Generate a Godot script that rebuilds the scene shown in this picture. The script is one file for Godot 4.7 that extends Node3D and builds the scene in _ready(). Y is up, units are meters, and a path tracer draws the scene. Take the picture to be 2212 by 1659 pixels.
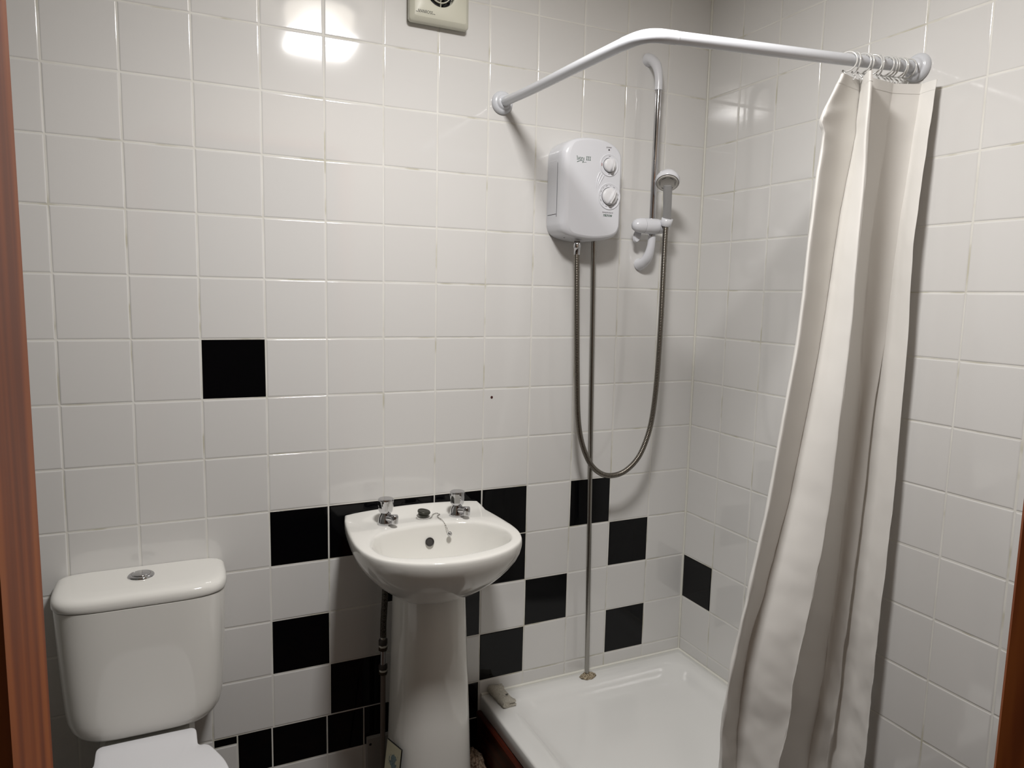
extends Node3D
# A small tiled shower room. Heights below are measured from the tile joint that runs past the shower rail;
# FL lifts them so that the floor lies at y = 0. The back wall is z = 0, the right wall x = 0.

const FL := 2.07
const CEIL := 0.428
const LAMP := Vector3(-1.028, 0.294, 1.0)

var M := {}
var used := {}
var rng := RandomNumberGenerator.new()


# ---------------------------------------------------------------- mesh builder
class MB:
	var v := PackedVector3Array()
	var g := PackedInt32Array()

	func tri(a: Vector3, b: Vector3, c: Vector3, s := 0) -> void:
		if a.is_equal_approx(b) or b.is_equal_approx(c) or a.is_equal_approx(c):
			return
		v.append(a); v.append(b); v.append(c)
		g.append(s)

	func quad(a: Vector3, b: Vector3, c: Vector3, d: Vector3, s := 0) -> void:
		tri(a, b, c, s)
		tri(a, c, d, s)

	# turns what was added since triangle number «from» so that its front faces run clockwise seen from outside
	func fix(from: int) -> void:
		if v.size() <= from * 3:
			return
		var mid := Vector3.ZERO
		for i in range(from * 3, v.size()):
			mid += v[i]
		mid /= float(v.size() - from * 3)
		var vol := 0.0
		for t in range(from, v.size() / 3):
			vol += (v[t * 3] - mid).dot((v[t * 3 + 1] - mid).cross(v[t * 3 + 2] - mid))
		if vol > 0.0:
			for t in range(from, v.size() / 3):
				var k := v[t * 3 + 1]
				v[t * 3 + 1] = v[t * 3 + 2]
				v[t * 3 + 2] = k

	# rings of equal length, joined one after the other; a ring given twice makes a hard edge
	func loft(rings: Array, closed := true, cap0 := true, cap1 := true, s := 1) -> MB:
		var from := v.size() / 3
		var n: int = rings[0].size()
		var grp := s
		for r in rings.size() - 1:
			var a: PackedVector3Array = rings[r]
			var b: PackedVector3Array = rings[r + 1]
			if a[0].is_equal_approx(b[0]) and a[n / 2].is_equal_approx(b[n / 2]):
				grp += 1
				continue
			for i in (n if closed else n - 1):
				var j := (i + 1) % n
				quad(a[i], a[j], b[j], b[i], grp)
		if cap0:
			cap(rings[0], s + 20)
		if cap1:
			cap(rings[-1], s + 21, true)
		if closed:
			fix(from)
		return self

	func cap(ring: PackedVector3Array, s: int, back := false) -> void:
		var mid := Vector3.ZERO
		for p in ring:
			mid += p
		mid /= float(ring.size())
		for i in ring.size():
			var j := (i + 1) % ring.size()
			if back:
				tri(mid, ring[i], ring[j], s)
			else:
				tri(mid, ring[j], ring[i], s)

	func tube(path: PackedVector3Array, r: Callable, sides := 12, caps := true, s := 1) -> MB:
		var rings := []
		var up := Vector3.UP
		for i in path.size():
			var t := (path[mini(i + 1, path.size() - 1)] - path[maxi(i - 1, 0)]).normalized()
			if i == 0:
				up = Vector3.UP if absf(t.y) < 0.9 else Vector3.RIGHT
			up = (up - t * up.dot(t)).normalized()
			var side := t.cross(up)
			var rad: float = r.call(float(i) / maxf(1.0, path.size() - 1.0))
			var ring := PackedVector3Array()
			for k in sides:
				var an := TAU * k / sides
				ring.append(path[i] + (up * cos(an) + side * sin(an)) * rad)
			rings.append(ring)
		return loft(rings, true, caps, caps, s)

	# profile of (radius, height) pairs turned about the axis «x» of a frame
	func lathe(profile: Array, frame := Transform3D(), sides := 24, caps := true, s := 1, from_deg := 0.0) -> MB:
		var rings := []
		for p in profile:
			var ring := PackedVector3Array()
			for k in sides:
				var an := TAU * k / sides + deg_to_rad(from_deg)
				ring.append(frame * Vector3(cos(an) * p[0], p[1], sin(an) * p[0]))
			rings.append(ring)
		return loft(rings, true, caps, caps, s)

	# box with chamfered edges
	func box(c: Vector3, size: Vector3, ch := 0.0, b := Basis()) -> MB:
		var h := size * 0.5
		if ch <= 0.0:
			ch = minf(h.x, minf(h.y, h.z)) * 0.04
		var rings := []
		for p in [[-h.y, ch], [-h.y + ch, 0.0], [h.y - ch, 0.0], [h.y, ch]]:
			var x: float = h.x - p[1]
			var z: float = h.z - p[1]
			var k := ch
			var ring := PackedVector3Array()
			for q in [[x - k, -z], [x, -z + k], [x, z - k], [x - k, z], [-x + k, z], [-x, z - k], [-x, -z + k], [-x + k, -z]]:
				ring.append(c + b * Vector3(q[0], p[0], q[1]))
			rings.append(ring)
		var from := v.size() / 3
		for r in 3:
			for i in 8:
				quad(rings[r][i], rings[r][(i + 1) % 8], rings[r + 1][(i + 1) % 8], rings[r + 1][i], -1)
		cap(rings[0], -1)
		cap(rings[3], -1, true)
		fix(from)
		return self

	func mesh(origin := Vector3.ZERO) -> ArrayMesh:
		var st := SurfaceTool.new()
		st.begin(Mesh.PRIMITIVE_TRIANGLES)
		for t in g.size():
			st.set_smooth_group(g[t] if g[t] >= 0 else 4294967295)
			for k in 3:
				st.add_vertex(v[t * 3 + k] - origin)
		st.generate_normals()
		st.index()
		return st.commit()


# ---------------------------------------------------------------- nodes
func P(x: float, y: float, z: float) -> Vector3:
	return Vector3(x, y + FL, z)


func numbered(called: String) -> String:
	var n: int = used.get(called, 0)
	used[called] = n + 1
	return called if n == 0 else "%s_%03d" % [called, n]


func thing(called: String, at: Vector3, label: String, category: String, group := "") -> Node3D:
	var o := Node3D.new()
	o.name = numbered(called)
	o.position = at
	add_child(o)
	tag(o, label, category, group)
	return o


func tag(o: Node, label: String, category: String, group := "") -> void:
	o.set_meta("label", label)
	o.set_meta("category", category)
	if group:
		o.set_meta("group", group)


func setting(called: String) -> Node3D:
	var o := Node3D.new()
	o.name = called
	o.set_meta("kind", "structure")
	add_child(o)
	return o


# a part: shapes are made in the room's own axes and then set relative to the thing's base
func part(called: String, mb: MB, mat: Material, parent: Node3D, label := "", base := Vector3.INF) -> MeshInstance3D:
	var o := MeshInstance3D.new()
	var at := Vector3.ZERO
	if base == Vector3.INF:
		var up: Node = parent
		while up is Node3D and up != self:
			at += (up as Node3D).position
			up = up.get_parent()
	else:
		at = base
	o.mesh = mb.mesh(at)
	o.material_override = mat
	o.name = called
	if label:
		o.set_meta("label", label)
	parent.add_child(o, true)
	return o


func lettering(text: String, height: float, mat: Material, parent: Node3D, at: Vector3, wide := 1.0, slant := 0.0, serif := false) -> MeshInstance3D:
	var f := SystemFont.new()
	f.font_names = PackedStringArray(["Droid Serif" if serif else "Droid Sans"])
	f.font_weight = 700 if slant > 0.25 else 400
	f.font_italic = false
	var fv := FontVariation.new()
	fv.base_font = f
	var t := TextMesh.new()
	t.text = text
	t.font = fv
	t.font_size = 64
	t.pixel_size = height / 46.0
	t.depth = 0.0004
	t.curve_step = 1.0
	var o := MeshInstance3D.new()
	o.mesh = t
	o.material_override = mat
	o.name = "lettering"
	parent.add_child(o, true)
	o.position = at - parent.position
	o.basis = Basis(Vector3(wide, 0, 0), Vector3(slant, 1, 0), Vector3(0, 0, 1))
	return o


# ---------------------------------------------------------------- curves
func spline(pts: Array, per := 8) -> PackedVector3Array:
	var out := PackedVector3Array()
	var n := pts.size()
	for i in n - 1:
		var a: Vector3 = pts[maxi(i - 1, 0)]
		var b: Vector3 = pts[i]
		var c: Vector3 = pts[i + 1]
		var d: Vector3 = pts[mini(i + 2, n - 1)]
		for k in per:
			out.append(b.cubic_interpolate(c, a, d, float(k) / per))
	out.append(pts[-1])
	return out


func smooth_poly(pts: Array, per := 6) -> PackedVector2Array:      # closed
	var out := PackedVector2Array()
	var n := pts.size()
	for i in n:
		var a: Vector2 = pts[(i + n - 1) % n]
		var b: Vector2 = pts[i]
		var c: Vector2 = pts[(i + 1) % n]
		var d: Vector2 = pts[(i + 2) % n]
		for k in per:
			out.append(b.cubic_interpolate(c, a, d, float(k) / per))
	return out


# where rays from c meet an outline, n of them all round
func polar(poly: PackedVector2Array, c: Vector2, n: int) -> PackedVector2Array:
	var out := PackedVector2Array()
	for k in n:
		var d := Vector2.from_angle(TAU * k / n)
		var hit := c
		for i in poly.size():
			var x = Geometry2D.segment_intersects_segment(c, c + d * 3.0, poly[i], poly[(i + 1) % poly.size()])
			if x != null:
				hit = x
				break
		out.append(hit)
	return out


# a D outline: straight at the back, bowed at the front
func dshape(cx: float, zb: float, a: float, d: float, n: float, y: float, count := 40) -> PackedVector3Array:
	var r := PackedVector3Array()
	var br := minf(0.02, a * 0.3)
	for k in count + 1:
		var th := PI * k / count
		var c := cos(th)
		var s := sin(th)
		r.append(P(cx + a * signf(c) * pow(absf(c), 2.0 / n), y, zb + br + (d - br) * pow(maxf(s, 0.0), 2.0 / n)))
	for k in 5:
		var th := PI + PI * 0.5 * (k + 1) / 5.0
		r.append(P(cx - a + br + br * cos(th), y, zb + br + br * sin(th)))
	for k in 5:
		var th := PI * 1.5 + PI * 0.5 * k / 5.0
		r.append(P(cx + a - br + br * cos(th), y, zb + br + br * sin(th)))
	return r


func sellipse(c: Vector3, a: float, b: float, n := 2.0, count := 40) -> PackedVector3Array:
	var r := PackedVector3Array()
	for k in count:
		var th := TAU * k / count
		r.append(c + Vector3(a * signf(cos(th)) * pow(absf(cos(th)), 2.0 / n), 0, b * signf(sin(th)) * pow(absf(sin(th)), 2.0 / n)))
	return r


func along(dir: Vector3, at: Vector3) -> Transform3D:      # a frame whose y axis runs along dir
	var y := dir.normalized()
	var x := y.cross(Vector3.FORWARD if absf(y.z) < 0.9 else Vector3.UP).normalized()
	return Transform3D(Basis(x, y, x.cross(y)), at)


# ---------------------------------------------------------------- materials
func mat(name: String, c: Color, rough: float, metal := 0.0) -> StandardMaterial3D:
	var m := StandardMaterial3D.new()
	m.resource_name = name
	m.albedo_color = c
	m.roughness = rough
	m.metallic = metal
	M[name] = m
	return m


func noise_tex(seed_: int, freq: float, colors: Array, stops: Array, size := 256, normal := false, octaves := 4) -> NoiseTexture2D:
	var f := FastNoiseLite.new()
	f.seed = seed_
	f.frequency = freq
	f.fractal_octaves = octaves
	var t := NoiseTexture2D.new()
	t.width = size
	t.height = size
	t.seamless = true
	t.noise = f
	if normal:
		t.as_normal_map = true
		t.bump_strength = 2.0
	else:
		var gr := Gradient.new()
		gr.colors = PackedColorArray(colors)
		gr.offsets = PackedFloat32Array(stops)
		t.color_ramp = gr
	return t


func tri_map(m: StandardMaterial3D, scale: Vector3) -> void:
	m.uv1_triplanar = true
	m.uv1_world_triplanar = true
	m.uv1_scale = scale


func make_materials() -> void:
	for k in 3:
		var t := mat("tile_white_%d" % k, [Color(0.853, 0.849, 0.841), Color(0.857, 0.853, 0.845), Color(0.849, 0.845, 0.837)][k], 0.075)
		t.metallic_specular = 0.64
	var b := mat("tile_black", Color(0.02, 0.021, 0.03), 0.06)
	b.metallic_specular = 0.36
	var gr := mat("grout", Color.WHITE, 0.9)
	gr.albedo_texture = noise_tex(3, 0.012, [Color(0.77, 0.758, 0.7), Color(0.85, 0.843, 0.815), Color(0.89, 0.885, 0.865)], [0.2, 0.36, 0.8], 512)
	tri_map(gr, Vector3(0.9, 0.9, 0.9))
	mat("ceramic", Color(0.895, 0.89, 0.87), 0.07)
	mat("ceramic_tray", Color(0.89, 0.89, 0.88), 0.16)
	mat("chrome", Color(0.78, 0.78, 0.79), 0.07, 1.0)
	mat("chrome_dull", Color(0.62, 0.61, 0.59), 0.22, 1.0)
	mat("hose_metal", Color(0.5, 0.48, 0.45), 0.25, 1.0)
	mat("plastic_white", Color(0.86, 0.865, 0.885), 0.22)
	mat("plastic_knob", Color(0.87, 0.87, 0.88), 0.3)
	mat("plastic_cream", Color(0.81, 0.805, 0.745), 0.4)
	mat("plastic_rail", Color(0.81, 0.82, 0.84), 0.18)
	mat("handset_grey", Color(0.62, 0.62, 0.62), 0.25)
	mat("dark", Color(0.03, 0.03, 0.035), 0.4)
	mat("seam", Color(0.3, 0.3, 0.32), 0.6)
	mat("ink_green", Color(0.05, 0.27, 0.18), 0.5)
	mat("ink_grey", Color(0.42, 0.41, 0.42), 0.5)
	mat("ink_red", Color(0.62, 0.42, 0.42), 0.5)
	mat("ink_black", Color(0.12, 0.11, 0.12), 0.5)
	mat("ring_clear", Color(0.82, 0.82, 0.81), 0.1, 0.2)
	mat("sealant", Color(0.86, 0.855, 0.82), 0.45)
	mat("board", Color(0.66, 0.65, 0.63), 0.5)
	mat("brass", Color(0.33, 0.29, 0.24), 0.4, 0.8)
	mat("fitting_dark", Color(0.26, 0.24, 0.23), 0.45, 0.3)
	mat("plug_rubber", Color(0.24, 0.24, 0.21), 0.35, 0.3)
	mat("plaster", Color(0.8, 0.79, 0.76), 0.85)
	mat("plaster_dull", Color(0.42, 0.42, 0.4), 0.85)
	mat("paint_front", Color(0.48, 0.43, 0.38), 0.8)
	mat("hall", Color(0.4, 0.36, 0.32), 0.9)
	var fl := mat("floor_vinyl", Color.WHITE, 0.5)
	fl.albedo_texture = noise_tex(9, 0.02, [Color(0.13, 0.08, 0.05), Color(0.24, 0.15, 0.1)], [0.3, 0.7])
	tri_map(fl, Vector3(3, 3, 3))
	var cu := mat("curtain_cloth", Color(0.885, 0.877, 0.86), 0.62)
	cu.cull_mode = BaseMaterial3D.CULL_DISABLED
	cu.backlight_enabled = true
	cu.backlight = Color(0.12, 0.115, 0.105)
	var w := mat("wood_jamb", Color.WHITE, 0.5)
	w.metallic_specular = 0.3
	w.albedo_texture = noise_tex(21, 0.02, [Color(0.37, 0.17, 0.068), Color(0.46, 0.228, 0.09), Color(0.53, 0.285, 0.115)], [0.2, 0.5, 0.8], 512, false, 3)
	tri_map(w, Vector3(3.2, 0.22, 3.2))
	var w2 := mat("wood_plinth", Color.WHITE, 0.3)
	w2.albedo_texture = noise_tex(23, 0.03, [Color(0.17, 0.05, 0.025), Color(0.25, 0.085, 0.04), Color(0.3, 0.11, 0.05)], [0.25, 0.5, 0.75], 256)
	tri_map(w2, Vector3(5, 5, 0.5))
	var cl := mat("cloth_grey", Color.WHITE, 0.95)
	cl.albedo_texture = noise_tex(31, 0.09, [Color(0.68, 0.66, 0.61), Color(0.8, 0.78, 0.73)], [0.3, 0.7], 256)
	tri_map(cl, Vector3(9, 9, 9))
	var mu := mat("mastic", Color.WHITE, 0.9)
	mu.albedo_texture = noise_tex(37, 0.06, [Color(0.16, 0.12, 0.09), Color(0.62, 0.55, 0.45), Color(0.78, 0.74, 0.64)], [0.3, 0.45, 0.7], 256)
	tri_map(mu, Vector3(14, 14, 14))
	var pa := mat("crumpled", Color.WHITE, 0.9)
	pa.albedo_texture = noise_tex(41, 0.05, [Color(0.3, 0.22, 0.16), Color(0.55, 0.46, 0.38), Color(0.68, 0.62, 0.55)], [0.3, 0.5, 0.75], 256)
	tri_map(pa, Vector3(8, 8, 8))
	var br := mat("braid", Color(0.55, 0.54, 0.52), 0.45, 0.6)
	br.albedo_texture = noise_tex(43, 0.12, [Color(0.12, 0.11, 0.1), Color(0.75, 0.73, 0.7)], [0.33, 0.45], 128)
	tri_map(br, Vector3(16, 16, 16))
	var lamp := mat("lamp_glow", Color(0.95, 0.95, 0.93), 0.3)
	lamp.emission_enabled = true
	lamp.emission = Color(1.0, 0.965, 0.91)
	lamp.emission_energy_multiplier = 5.0


# ---------------------------------------------------------------- the room
var tile_meshes := {}


# a glazed tile with a cushioned edge; its face lies in z = 0
func tile_mesh(w: float, h: float) -> ArrayMesh:
	var key := "%d_%d" % [roundi(w * 2000), roundi(h * 2000)]
	if tile_meshes.has(key):
		return tile_meshes[key]
	var steps := [[0.0046, 0.0, 0.0], [0.0026, -0.00022, 0.2], [0.0009, -0.0009, 0.62], [0.0, -0.0021, 1.35], [0.0, -0.006, 1.57]]
	var vs := PackedVector3Array()
	var ns := PackedVector3Array()
	var ix := PackedInt32Array()
	var hx := w * 0.5
	var hy := h * 0.5
	for q in [[-1, -1], [-1, 1], [1, 1], [1, -1]]:
		vs.append(Vector3(q[0] * (hx - 0.0046), q[1] * (hy - 0.0046), 0))
		ns.append(Vector3(0, 0, 1))
	ix.append_array(PackedInt32Array([0, 1, 2, 0, 2, 3]))
	for side in 4:
		var out: Vector3 = [Vector3(0, 1, 0), Vector3(1, 0, 0), Vector3(0, -1, 0), Vector3(-1, 0, 0)][side]
		var tan := Vector3(out.y, -out.x, 0)
		var ho := hy if side % 2 == 0 else hx
		var ht := hx if side % 2 == 0 else hy
		var from := vs.size()
		for s in steps:
			for e in [-1.0, 1.0]:
				vs.append(out * (ho - s[0]) + tan * e * (ht - s[0]) + Vector3(0, 0, s[1]))
				ns.append((out * sin(s[2]) + Vector3(0, 0, 1) * cos(s[2])).normalized())
		for k in steps.size() - 1:
			var a := from + k * 2
			ix.append_array(PackedInt32Array([a, a + 2, a + 3, a, a + 3, a + 1]))
	var arr := []
	arr.resize(Mesh.ARRAY_MAX)
	arr[Mesh.ARRAY_VERTEX] = vs
	arr[Mesh.ARRAY_NORMAL] = ns
	# clockwise seen from the face
	for t in range(0, ix.size(), 3):
		var a := vs[ix[t]]
		var n := (vs[ix[t + 1]] - a).cross(vs[ix[t + 2]] - a)
		if n.dot(ns[ix[t]] + ns[ix[t + 1]] + ns[ix[t + 2]]) > 0.0:
			var k := ix[t + 1]
			ix[t + 1] = ix[t + 2]
			ix[t + 2] = k
	arr[Mesh.ARRAY_INDEX] = ix
	var m := ArrayMesh.new()
	m.add_surface_from_arrays(Mesh.PRIMITIVE_TRIANGLES, arr)
	tile_meshes[key] = m
	return m


# u runs along the wall; frame maps (u, height, out of the wall) into the room
func lay_tile(wall: Node3D, frame: Basis, u0: float, u1: float, y0: float, y1: float, black := false) -> void:
	var gap := 0.0018
	var o := MeshInstance3D.new()
	o.mesh = tile_mesh(u1 - u0 - gap, y1 - y0 - gap)
	o.material_override = M["tile_black"] if black else M["tile_white_%d" % rng.randi_range(0, 2)]
	o.name = "tile"
	if black:
		o.set_meta("label", "black glazed tile")
	wall.add_child(o, true)
	var tilt := Basis.from_euler(Vector3(rng.randf_range(-1, 1) * 0.0016, rng.randf_range(-1, 1) * 0.0016, rng.randf_range(-1, 1) * 0.0018))
	o.transform = Transform3D(frame * tilt, frame * Vector3((u0 + u1) * 0.5 + rng.randf_range(-1, 1) * 0.0004, (y0 + y1) * 0.5 + FL + rng.randf_range(-1, 1) * 0.0004, rng.randf_range(-1, 1) * 0.00012))


func build_room() -> void:
	var rows := [CEIL, 0.3, 0.15]
	for r in 13:
		rows.append([0.0005, -0.1502, -0.301, -0.4517, -0.602, -0.7512, -0.9006, -1.0497, -1.2003, -1.35, -1.5, -1.65, -1.8][r])
	# back wall
	var wb := setting("wall_back")
	part("backing", MB.new().box(P(-1.15, -0.85, -0.0809), Vector3(2.5, 2.5, 0.16), 0.001), M["grout"], wb)
	var cols := [-2.25, -2.106, -1.956]
	for c in [-1.8059, -1.6562, -1.5063, -1.3553, -1.2035, -1.0523, -0.9042, -0.7566, -0.6075, -0.4570, -0.3087, -0.1560, -0.0015]:
		cols.append(c)
	var blacks := {"2_5": 1, "3_8": 1, "4_8": 1, "5_8": 1, "6_8": 1, "7_8": 1, "9_8": 1, "7_9": 1, "10_9": 1, "5_9": 1, "3_10": 1, "8_10": 1, "6_10": 1, "4_11": 1, "7_11": 1, "10_11": 1}
	for r in rows.size() - 1:
		for c in cols.size() - 1:
			lay_tile(wb, Basis(), cols[c], cols[c + 1], rows[r + 1], rows[r], blacks.has("%d_%d" % [c - 3, r - 3]))
	# cut strip above the tray, and the odd rows down by the floor
	for c in range(10, cols.size() - 1):
		lay_tile(wb, Basis(), cols[c], cols[c + 1], -1.848, -1.8)
	var low := [-1.4475, -1.3598, -1.2132, -1.1104, -0.98, -0.835, -0.757]
	for c in low.size() - 1:
		lay_tile(wb, Basis(), low[c], low[c + 1], -1.9165, -1.8, true)
		lay_tile(wb, Basis(), low[c], low[c + 1], -FL + 0.001, -1.9165, c > 3)
	for c in 3:
		lay_tile(wb, Basis(), [-1.956, -1.806, -1.656][c], [-1.806, -1.656, -1.506][c], -FL + 0.001, -1.8)
	lay_tile(wb, Basis(), -1.506, -1.4475, -1.824, -1.8, true)
	lay_tile(wb, Basis(), -1.506, -1.4475, -FL + 0.001, -1.824)
	part("wall_plug", MB.new().lathe([[0.0036, 0.0], [0.0036, 0.0016], [0.0022, 0.0016], [0.002, 0.0006]], along(Vector3(0, 0, 1), P(-0.7314, -0.9258, -0.0002)), 14), mat("rawl", Color(0.26, 0.05, 0.05), 0.6), wb, "dark red wall plug in a screw hole")
	# right wall: u = z, outwards = -x
	var wr := setting("wall_right")
	part("backing", MB.new().box(P(0.0809, -0.85, 0.69), Vector3(0.16, 2.5, 1.7), 0.001), M["grout"], wr)
	var fr := Basis(Vector3(0, 0, 1), Vector3.UP, Vector3(-1, 0, 0))
	var zc := [0.0015, 0.1455, 0.2955, 0.4465, 0.595, 0.7435, 0.8925, 1.0405, 1.19, 1.34, 1.52]
	for r in rows.size() - 1:
		for c in zc.size() - 1:
			lay_tile(wr, fr, zc[c], zc[c + 1], rows[r + 1], rows[r], c == 0 and r - 3 == 10)
	for c in zc.size() - 1:
		if c < 5:
			lay_tile(wr, fr, zc[c], zc[c + 1], -1.848, -1.8)
		else:
			lay_tile(wr, fr, zc[c], zc[c + 1], -1.95, -1.8)
			lay_tile(wr, fr, zc[c], zc[c + 1], -FL + 0.001, -1.95)
	# what closes the room
	var wl := setting("wall_left")
	part("plaster", MB.new().box(P(-2.32, -0.85, 0.76), Vector3(0.14, 2.5, 1.8), 0.001), M["plaster_dull"], wl)
	var fo := setting("floor")
	part("vinyl", MB.new().box(P(-1.1, -FL - 0.06, 1.3), Vector3(2.7, 0.12, 3.0), 0.001), M["floor_vinyl"], fo)
	var ce := setting("ceiling")
	part("plaster", MB.new().box(P(-1.1, CEIL + 0.06, 1.3), Vector3(2.7, 0.12, 3.0), 0.001), M["plaster"], ce)
	var wf := setting("wall_front")
	part("plaster", MB.new().box(P(-1.976, -0.85, 1.585), Vector3(0.6, 2.5, 0.13), 0.001), M["paint_front"], wf)
	part("plaster", MB.new().box(P(-0.31, -0.85, 1.585), Vector3(1.0, 2.5, 0.13), 0.001), M["paint_front"], wf)
	part("plaster", MB.new().box(P(-1.245, 0.2, 1.585), Vector3(0.86, 0.4, 0.13), 0.001), M["paint_front"], wf)
	# the passage that the picture was taken from
	var hl := setting("wall_passage")
	part("plaster", MB.new().box(P(-1.1, -0.85, 2.75), Vector3(2.7, 2.5, 0.1), 0.001), M["hall"], hl)
	part("plaster", MB.new().box(P(-2.32, -0.85, 2.2), Vector3(0.14, 2.5, 1.1), 0.001), M["hall"], hl)
	part("plaster", MB.new().box(P(0.09, -0.85, 2.2), Vector3(0.14, 2.5, 1.1), 0.001), M["hall"], hl)
	# door lining
	var d := setting("door_1")
	for s in [-1, 1]:
		var face := -1.628 if s < 0 else -0.848
		var jb := MB.new().box(P(face + s * 0.035, -1.03, 1.585), Vector3(0.03, 2.07, 0.14), 0.002)
		part("jamb", jb, M["wood_jamb"], d)
		part("door_stop", MB.new().box(P(face + s * 0.0105, -1.03, 1.5605), Vector3(0.021, 2.07, 0.091), 0.004), M["wood_jamb"], d)
		part("architrave", MB.new().box(P(face + s * 0.06, -1.0, 1.662), Vector3(0.07, 2.13, 0.02), 0.004), M["wood_jamb"], d)
	part("head", MB.new().box(P(-1.245, 0.014, 1.585), Vector3(0.8, 0.03, 0.14), 0.002), M["wood_jamb"], d)
	# corner seams
	var t1 := setting("trim_1")
	part("sealant_bead", MB.new().tube(PackedVector3Array([P(-0.0015, -1.84, 0.0015), P(-0.0015, CEIL, 0.0015)]), func(_t): return 0.0038, 10), M["sealant"], t1)


# ---------------------------------------------------------------- things
func build_lamp() -> void:
	var base := Vector3(LAMP.x, CEIL + FL, LAMP.z)
	var o := thing("ceiling_light", base, "round white glass dome light glowing on the ceiling", "ceiling light")
	part("base_plate", MB.new().lathe([[0.135, 0.0], [0.135, -0.018], [0.128, -0.022]], Transform3D(Basis(), base), 36), M["plastic_white"], o)
	part("dome", MB.new().lathe([[0.125, -0.02], [0.125, -0.05], [0.118, -0.08], [0.1, -0.105], [0.07, -0.12], [0.035, -0.128], [0.004, -0.13]], Transform3D(Basis(), base), 36), M["lamp_glow"], o)


func build_toilet() -> void:
	var cx := -1.65
	var base := P(cx, -FL, 0.1)
	var o := thing("toilet", base, "white close-coupled toilet with rounded cistern beside the wooden door frame", "toilet")
	var cer: Material = M["ceramic"]
	# cistern
	var rings := []
	for q in [[-1.334, 0.1805, 0.1795], [-1.40, 0.178, 0.179], [-1.50, 0.1735, 0.1775], [-1.57, 0.1695, 0.1755], [-1.6, 0.1665, 0.174], [-1.62, 0.1615, 0.1715], [-1.634, 0.153, 0.1675], [-1.644, 0.141, 0.161], [-1.65, 0.126, 0.152], [-1.6525, 0.108, 0.14]]:
		rings.append(dshape(cx, 0.003, q[1], q[2], 4.6, q[0]))
	part("cistern", MB.new().loft(rings), cer, o)
	rings = []
	for q in [[-1.332, 0.006], [-1.3315, 0.002], [-1.328, 0.0], [-1.316, 0.0008], [-1.311, 0.0035], [-1.307, 0.008], [-1.3045, 0.015], [-1.3035, 0.026], [-1.303, 0.05]]:
		rings.append(dshape(cx, 0.001, 0.183 - q[1], 0.182 - q[1], 5.0, q[0]))
	part("cistern_lid", MB.new().loft(rings), cer, o)
	var bt := part("flush_button", MB.new().lathe([[0.0285, 0.0], [0.0285, 0.003], [0.026, 0.0052], [0.0215, 0.006], [0.0205, 0.004]], Transform3D(Basis(), P(-1.653, -1.3035, 0.067)), 32), M["chrome"], o, "round chrome flush button")
	part("push_plate", MB.new().lathe([[0.0195, 0.0], [0.0195, 0.0048], [0.017, 0.0062], [0.004, 0.0068]], Transform3D(Basis(), P(-1.653, -1.302, 0.067)), 32), M["chrome"], bt, "", base)
	# pan
	rings = []
	for q in [[-FL, 0.105, 0.21, 0.27], [-FL + 0.02, 0.1, 0.2, 0.27], [-1.95, 0.09, 0.18, 0.28], [-1.85, 0.11, 0.2, 0.31], [-1.78, 0.155, 0.235, 0.37], [-1.72, 0.172, 0.25, 0.4], [-1.705, 0.172, 0.25, 0.4]]:
		rings.append(sellipse(P(cx, q[0], q[3]), q[1], q[2], 2.3))
	part("pan", MB.new().loft(rings), cer, o)
	part("pan_shelf", MB.new().box(P(cx, -1.695, 0.12), Vector3(0.2, 0.06, 0.2), 0.012), cer, o)
	# seat ring, lid with its narrow neck
	rings = []
	for q in [[-1.703, 0.006], [-1.7, 0.0], [-1.688, 0.0], [-1.684, 0.004]]:
		rings.append(sellipse(P(cx, q[0], 0.44), 0.178 - q[1], 0.21 - q[1], 2.3))
	part("seat", MB.new().loft(rings), M["plastic_knob"], o)
	var outline := [Vector2(-0.103, 0.188), Vector2(-0.101, 0.177), Vector2(-0.093, 0.17), Vector2(-0.08, 0.1695), Vector2(-0.05, 0.169), Vector2(0.0, 0.169), Vector2(0.05, 0.169), Vector2(0.08, 0.1695), Vector2(0.093, 0.17), Vector2(0.101, 0.177), Vector2(0.103, 0.188), Vector2(0.1035, 0.205), Vector2(0.105, 0.221), Vector2(0.111, 0.228), Vector2(0.12, 0.2295), Vector2(0.13, 0.239), Vector2(0.143, 0.268), Vector2(0.158, 0.31), Vector2(0.166, 0.36), Vector2(0.17, 0.43), Vector2(0.162, 0.51), Vector2(0.135, 0.58), Vector2(0.085, 0.63), Vector2(0.0, 0.648),
		Vector2(-0.085, 0.63), Vector2(-0.135, 0.58), Vector2(-0.162, 0.51), Vector2(-0.17, 0.43), Vector2(-0.166, 0.36), Vector2(-0.158, 0.31), Vector2(-0.143, 0.268), Vector2(-0.13, 0.239), Vector2(-0.12, 0.2295), Vector2(-0.111, 0.228), Vector2(-0.105, 0.221), Vector2(-0.1035, 0.205)]
	var poly := smooth_poly(outline, 4)
	rings = []
	for q in [[-1.683, 0.02], [-1.681, 0.0], [-1.668, 0.0], [-1.6635, 0.005], [-1.661, 0.013], [-1.66, 0.026], [-1.66, 0.12], [-1.66, 0.3], [-1.66, 0.5], [-1.66, 0.75], [-1.66, 0.95]]:
		var ring := PackedVector3Array()
		for i in poly.size():
			var p := poly[i].lerp(Vector2(0, 0.38), q[1])
			var lift := 0.012 * smoothstep(0.235, 0.17, p.y)
			ring.append(P(cx + p.x, q[0] + lift, p.y))
		rings.append(ring)
	part("toilet_lid", MB.new().loft(rings), M["plastic_knob"], o)


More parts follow.
